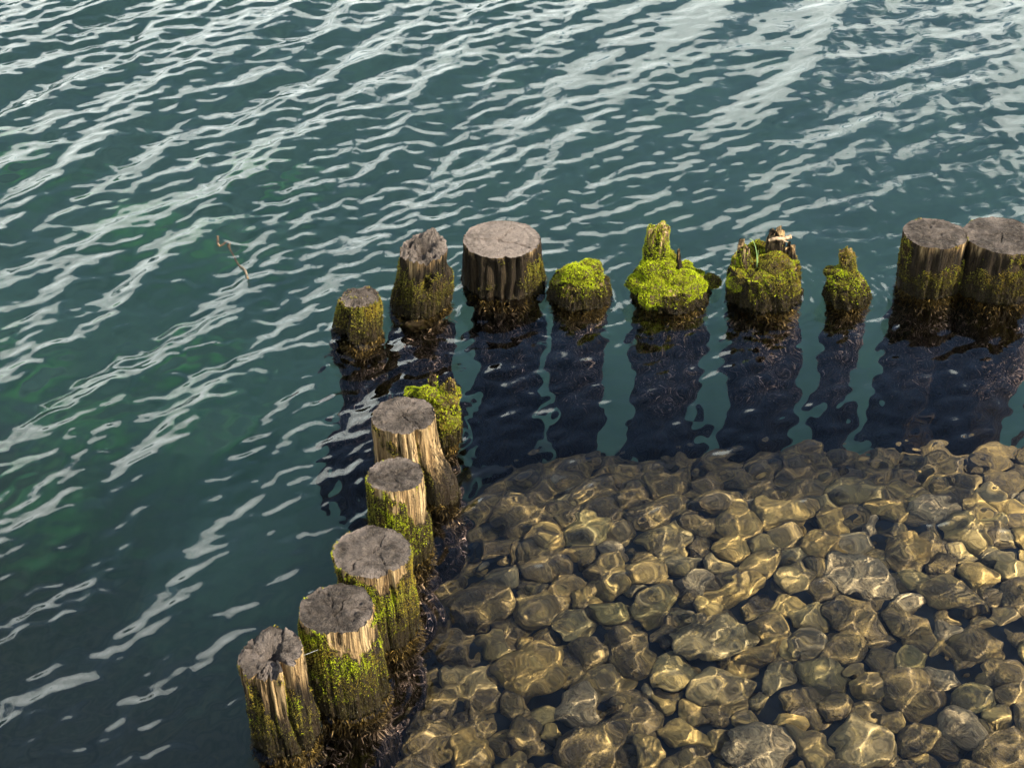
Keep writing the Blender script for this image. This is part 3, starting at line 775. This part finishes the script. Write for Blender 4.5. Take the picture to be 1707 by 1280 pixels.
r8 = make_post('P8', 'sawn_post', 'sawn post with smooth brown-grey top, slightly narrower of the touching pair', 18, [('olive', 0.4), ('brown', 0.35), ('lime', 0.12), ('ochre', 0.2)],
          moss=[(10, 0.25, 40, 0.3, 0.55), (-75, 0.85, 18, 0.15, 0.9), (45, 0.5, 40, 0.5, 0.3)], splits=[(35, 0.0, 0.9, 0.0025, 0.006), (-60, 0.1, 0.95, 0.0025, 0.006), (100, 0.0, 0.8, 0.0025, 0.006), (10, -0.55, -0.40, 0.007, 0.010)],
          dry=0.30, dry_h=0.68, topdry=0.06, rough_top=0.007, fuzz=0.46, wet_z=0.055)
r9 = make_post('P9', 'sawn_post', 'thickest sawn post with brown-grey top, cut off by the frame edge', 19, [('olive', 0.45), ('brown', 0.35), ('ochre', 0.2)],
          moss=[(10, 0.45, 60, 0.5, 0.5), (20, 0.85, 40, 0.12, 0.3)], splits=[(80, 0.0, 0.9, 0.0025, 0.006), (-30, 0.0, 0.6, 0.0025, 0.006), (-100, 0.1, 0.8, 0.003, 0.007)],
          dry=0.28, dry_h=0.72, topdry=0.0, rough_top=0.007, fuzz=0.52, wet_z=0.055)
# ---- near row, from the corner towards the viewer
r10 = make_post('P10', 'mossy_stump', 'ragged stump with lime moss peeping from behind a taller sawn post', 20, [('lime', 0.42), ('olive', 0.4), ('ochre', 0.2)],
          mossbase=0.25, tip=lambda x, y: 0.03 * x, topmoss=0.85, dry=0.1, lumpy=1.0, rough_top=0.02, moss=[(60, 0.7, 50, 0.3, 0.6)], wet_z=0.07)
yb = PL['P10']['y']
spire(r10, 'splinter', 722, 660, 626, 18, yb + 0.02, 101, [('brown', 0.4), ('lime', 0.3)], 0.75, dry=0.15)
spire(r10, 'splinter', 751, 672, 636, 22, yb, 102, [('olive', 0.4), ('ochre', 0.4)], 0.85, dry=0.15)
for i, (u, v_, w_, dy) in enumerate([(692, 660, 36, 0.04), (716, 655, 34, 0.0), (742, 668, 40, -0.02), (745, 700, 40, -0.05)]):
    cushion(r10, u, v_, w_, yb + dy, 110 + i, LIME if i < 2 else [('lime', 0.35), ('olive', 0.4), ('ochre', 0.25)], hz=0.75, size=0.95)
r11 = make_post('P11', 'sawn_post', 'sawn post with bare tan side and a bulging root-like flare at its foot', 21, DULL, moss=[(-30, 0.75, 25, 0.2, 0.35), (30, 0.5, 8, 0.5, 0.4)],
          cracks=[(28, 0.10, 0.030, 0.0, 0.95), (-5, 0.05, 0.015, 0.3, 1.0), (-40, 0.08, 0.014, 0.2, 0.9)], lobes=[(62, 30, 0.060, 0.15, 0.62), (55, 40, 0.012, 0.5, 1.0)],
          splits=[(-60, 0, 0.9, 0.0025, 0.007), (40, 0, 0.95, 0.003, 0.008), (160, 0, 0.8, 0.0025, 0.006), (100, 0, 0.9, 0.0025, 0.006)], dry=0.58, dry_h=0.5, topdry=0.08, rough_top=0.007, size=0.72, dens=60000, fuzz=0.30, wet_z=0.08, flute=0.011)
r12 = make_post('P12', 'sawn_post', 'slim sawn post with dark grey top, moss below it and bare tan right edge', 22, [('olive', 0.45), ('ochre', 0.25), ('lime', 0.30), ('brown', 0.2)],
          moss=[(-25, 0.62, 42, 0.28, 0.85), (15, 0.40, 40, 0.2, 0.5), (-70, 0.5, 30, 0.5, 0.6), (40, 0.2, 30, 0.15, 0.3)], splits=[(-70, 0.3, 0.8, 0.003, 0.008), (120, 0, 0.9, 0.0025, 0.006), (20, 0.2, 0.8, 0.002, 0.005)],
          dry=0.43, dry_h=0.45, topdry=0.02, rough_top=0.007, size=0.72, dens=60000, mossbase=0.12, fuzz=0.46, wet_z=0.07)
r13 = make_post('P13', 'sawn_post', 'stout sawn post with cracked grey top and ochre moss beneath the rim', 23, OCH,
          moss=[(20, 0.60, 50, 0.25, 0.75), (-45, 0.8, 40, 0.18, 0.6), (75, 0.55, 18, 0.45, 0.8), (10, 0.30, 50, 0.15, 0.35)], splits=[(-38, -0.1, 0.9, 0.0028, 0.010), (38, 0.25, 0.8, 0.0022, 0.007), (165, 0.15, 0.7, 0.002, 0.006)],
          cracks=[(35, 0.05, 0.02, 0.3, 1.0)], dry=0.45, dry_h=0.5, topdry=0.30, rough_top=0.009, size=0.72, dens=60000, mossbase=0.12, fuzz=0.46, wet_z=0.08)
r14 = make_post('P14', 'sawn_post', 'sawn post with dark grey top, ochre moss at the rim, vivid green below', 24, [('ochre', 0.36), ('olive', 0.30), ('lime', 0.42)],
          moss=[(-40, 0.80, 40, 0.22, 0.85), (0, 0.55, 30, 0.25, 0.7), (60, 0.40, 35, 0.18, 1.0), (10, 0.25, 45, 0.15, 0.4)], splits=[(95, 0.35, 0.85, 0.005, 0.012), (-25, -0.35, 0.35, 0.0025, 0.009), (-140, 0.2, 0.9, 0.002, 0.006)],
          cracks=[(10, 0.06, 0.012, 0.5, 1.0)], dry=0.45, dry_h=0.45, topdry=0.0, rough_top=0.011, size=0.72, dens=60000, mossbase=0.12, fuzz=0.48, wet_z=0.10)
r15 = make_post('P15', 'split_post', 'weathered post split by deep vertical cracks, its top broken and knobbly', 25, OCH,
          moss=[(-25, 0.55, 18, 0.6, 0.65), (35, 0.5, 8, 0.5, 0.5), (-60, 0.3, 30, 0.3, 0.3)], cracks=[(38, 0.10, 0.040, 0.05, 1.2), (2, 0.05, 0.022, 0.2, 1.2), (-22, 0.06, 0.016, 0.4, 1.2), (70, 0.08, 0.012, 0.2, 1)],
          tip=lambda x, y: 0.035 * np.exp(-((x + 0.05) ** 2 + (y - 0.70) ** 2) / 0.18) - 0.006 + 0.010 * np.sign(x - 0.35) * (np.abs(x - 0.35) > 0.02) - 0.012 * np.exp(-((x - 0.1) ** 2 + (y - 0.1) ** 2) / 0.05),
          splits=[(40, -0.1, 1.1, 0.005, 0.022), (-8, 0.35, 1.1, 0.004, 0.014), (-110, 0.2, 0.9, 0.003, 0.008)], dry=0.42, dry_h=0.5, topdry=0.30, rough_top=0.011, size=0.72, dens=60000, mossbase=0.06, fuzz=0.32, wet_z=0.08, flute=0.014)
# ------------------------------------------------------------------ small things
m_twig, t, b, o_ = new_mat('bleached twig')
geo = N(t, 'ShaderNodeNewGeometry')
c = ramp(t, noise(t, geo.outputs['Position'], 90, 4), [(0.35, (0.20, 0.125, 0.065)), (0.65, (0.48, 0.33, 0.20))])
t.links.new(c, b.inputs['Base Color']); b.inputs['Roughness'].default_value = 0.8
m_branch, t, b, o_ = new_mat('soaked branch')
geo = N(t, 'ShaderNodeNewGeometry')
c = ramp(t, noise(t, geo.outputs['Position'], 60, 4), [(0.35, (0.09, 0.06, 0.03)), (0.65, (0.24, 0.155, 0.075))])
t.links.new(c, b.inputs['Base Color']); b.inputs['Roughness'].default_value = 0.5
m_blade, t, b, o_ = new_mat('grass blade')
b.inputs['Base Color'].default_value = (0.26, 0.40, 0.14, 1); b.inputs['Roughness'].default_value = 0.5
m_thread, t, b, o_ = new_mat('spider thread')
b.inputs['Base Color'].default_value = (0.6, 0.6, 0.58, 1); b.inputs['Roughness'].default_value = 0.4

def tube(path, radii, n=8, seed=0, wob=0.12):
    path = np.array(path, float); radii = np.array(radii, float)
    k = len(path); vs_ = []
    for i in range(k):
        d = path[min(i + 1, k - 1)] - path[max(i - 1, 0)]; d /= np.linalg.norm(d)
        a = np.cross(d, [0.3, 0.2, 0.9]); a /= np.linalg.norm(a); b_ = np.cross(d, a)
        th = np.linspace(0, 2 * math.pi, n, endpoint=False)
        r = radii[i] * (1 + wob * vnoise(np.cos(th) * 2 + i, np.sin(th) * 2, seed))
        vs_.append(path[i] + np.outer(np.cos(th) * r, a) + np.outer(np.sin(th) * r, b_))
    v = np.concatenate(vs_); f = grid_faces(k, n, True)
    caps = [list(range(n)), list(range((k - 1) * n, k * n))]
    tri = np.concatenate([f[:, [0, 1, 2]], f[:, [0, 2, 3]]] + [np.array([[c_[0], c_[j], c_[j + 1]] for j in range(1, n - 1)]) for c_ in caps])
    return v, tri
def spline(pts, n):
    pts = np.array(pts, float); s = np.linspace(0, len(pts) - 1, n); o = []
    for q in s:
        i = min(int(q), len(pts) - 2); f = q - i
        p0, p1, p2, p3 = pts[max(i - 1, 0)], pts[i], pts[i + 1], pts[min(i + 2, len(pts) - 1)]
        o.append(0.5 * (2 * p1 + (p2 - p0) * f + (2 * p0 - 5 * p1 + 4 * p2 - p3) * f * f + (3 * p1 - p0 - 3 * p2 + p3) * f ** 3))
    return np.array(o)
def empty(name, loc):
    e = bpy.data.objects.new(name, None); COL.objects.link(e); e.location = loc; e.empty_display_size = 0.05
    return e
def add_tube(name, pts, r0, r1, mat, parent, n=20, seg=8, seed=0, wob=0.15):
    p = spline(pts, n)
    v, f = tube(p, np.linspace(r0, r1, n), seg, seed, wob)
    org = np.array(parent.location) if parent else p[0]
    me = mesh_from(name, v - org, f)
    o = obj(name, me, mat, parent)
    if parent is None: o.location = p[0]
    return o
# bleached stick lying across the horns of the jagged stump
yb = PL['P6']['y']
e = empty('stick', upright(1282, 400, yb + 0.03))
add_tube('stem', [upright(1282, 401, yb + 0.02), upright(1294, 398, yb + 0.015), upright(1306, 398, yb + 0.02), upright(1318, 395, yb + 0.03)], 0.006, 0.009, m_twig, e, seed=3, wob=0.3)
add_tube('side_shoot', [upright(1300, 398, yb + 0.017), upright(1308, 402, yb + 0.005), upright(1314, 404, yb)], 0.004, 0.002, m_twig, e, n=8, seed=4)
tag(e, 'short pale bleached stick lying across the horns of the jagged stump', 'stick')
# grass growing on it
e = empty('grass_tuft', upright(1260, 446, yb - 0.02))
for i, (pts, w_) in enumerate([([(1262, 446), (1261, 420), (1256, 403), (1249, 398)], 0.0018), ([(1264, 446), (1263, 430), (1264, 418)], 0.0022), ([(1258, 448), (1255, 438), (1248, 430)], 0.002), ([(1266, 446), (1268, 436), (1272, 430)], 0.0018)]):
    add_tube('blade', [upright(u, v_, yb - 0.02 + 0.01 * i) for u, v_ in pts], w_, 0.0006, m_blade, e, n=14, seg=5, seed=i)
tag(e, 'few thin bent green grass blades growing on the jagged stump', 'grass tuft')
# sunken branch whose tips break the surface
e = empty('branch', ground(364, 406, 0))
G = lambda u, v_, z: ground(u, v_, z)
add_tube('stem', [G(361, 402, -0.03), G(365, 409, 0.012), G(374, 421, -0.10), G(385, 432, -0.09), G(397, 442, -0.04), G(408, 450, 0.004), G(413, 464, 0.022)], 0.005, 0.0045, m_branch, e, n=40, seed=8, wob=0.35)
tag(e, 'thin brown sunken branch with its tips breaking the open water', 'branch')
# spider thread between the two nearest posts
a = upright(506, 1092, PL['P15']['y']); b_ = upright(534, 1081, PL['P14']['y'] - 0.085)
o = add_tube('spider_thread', [a, a * 0.66 + b_ * 0.34, a * 0.33 + b_ * 0.67, b_], 0.00035, 0.00035, m_thread, None, n=6, seg=4)
tag(o, 'fine pale spider thread strung between the two nearest posts', 'spider thread')
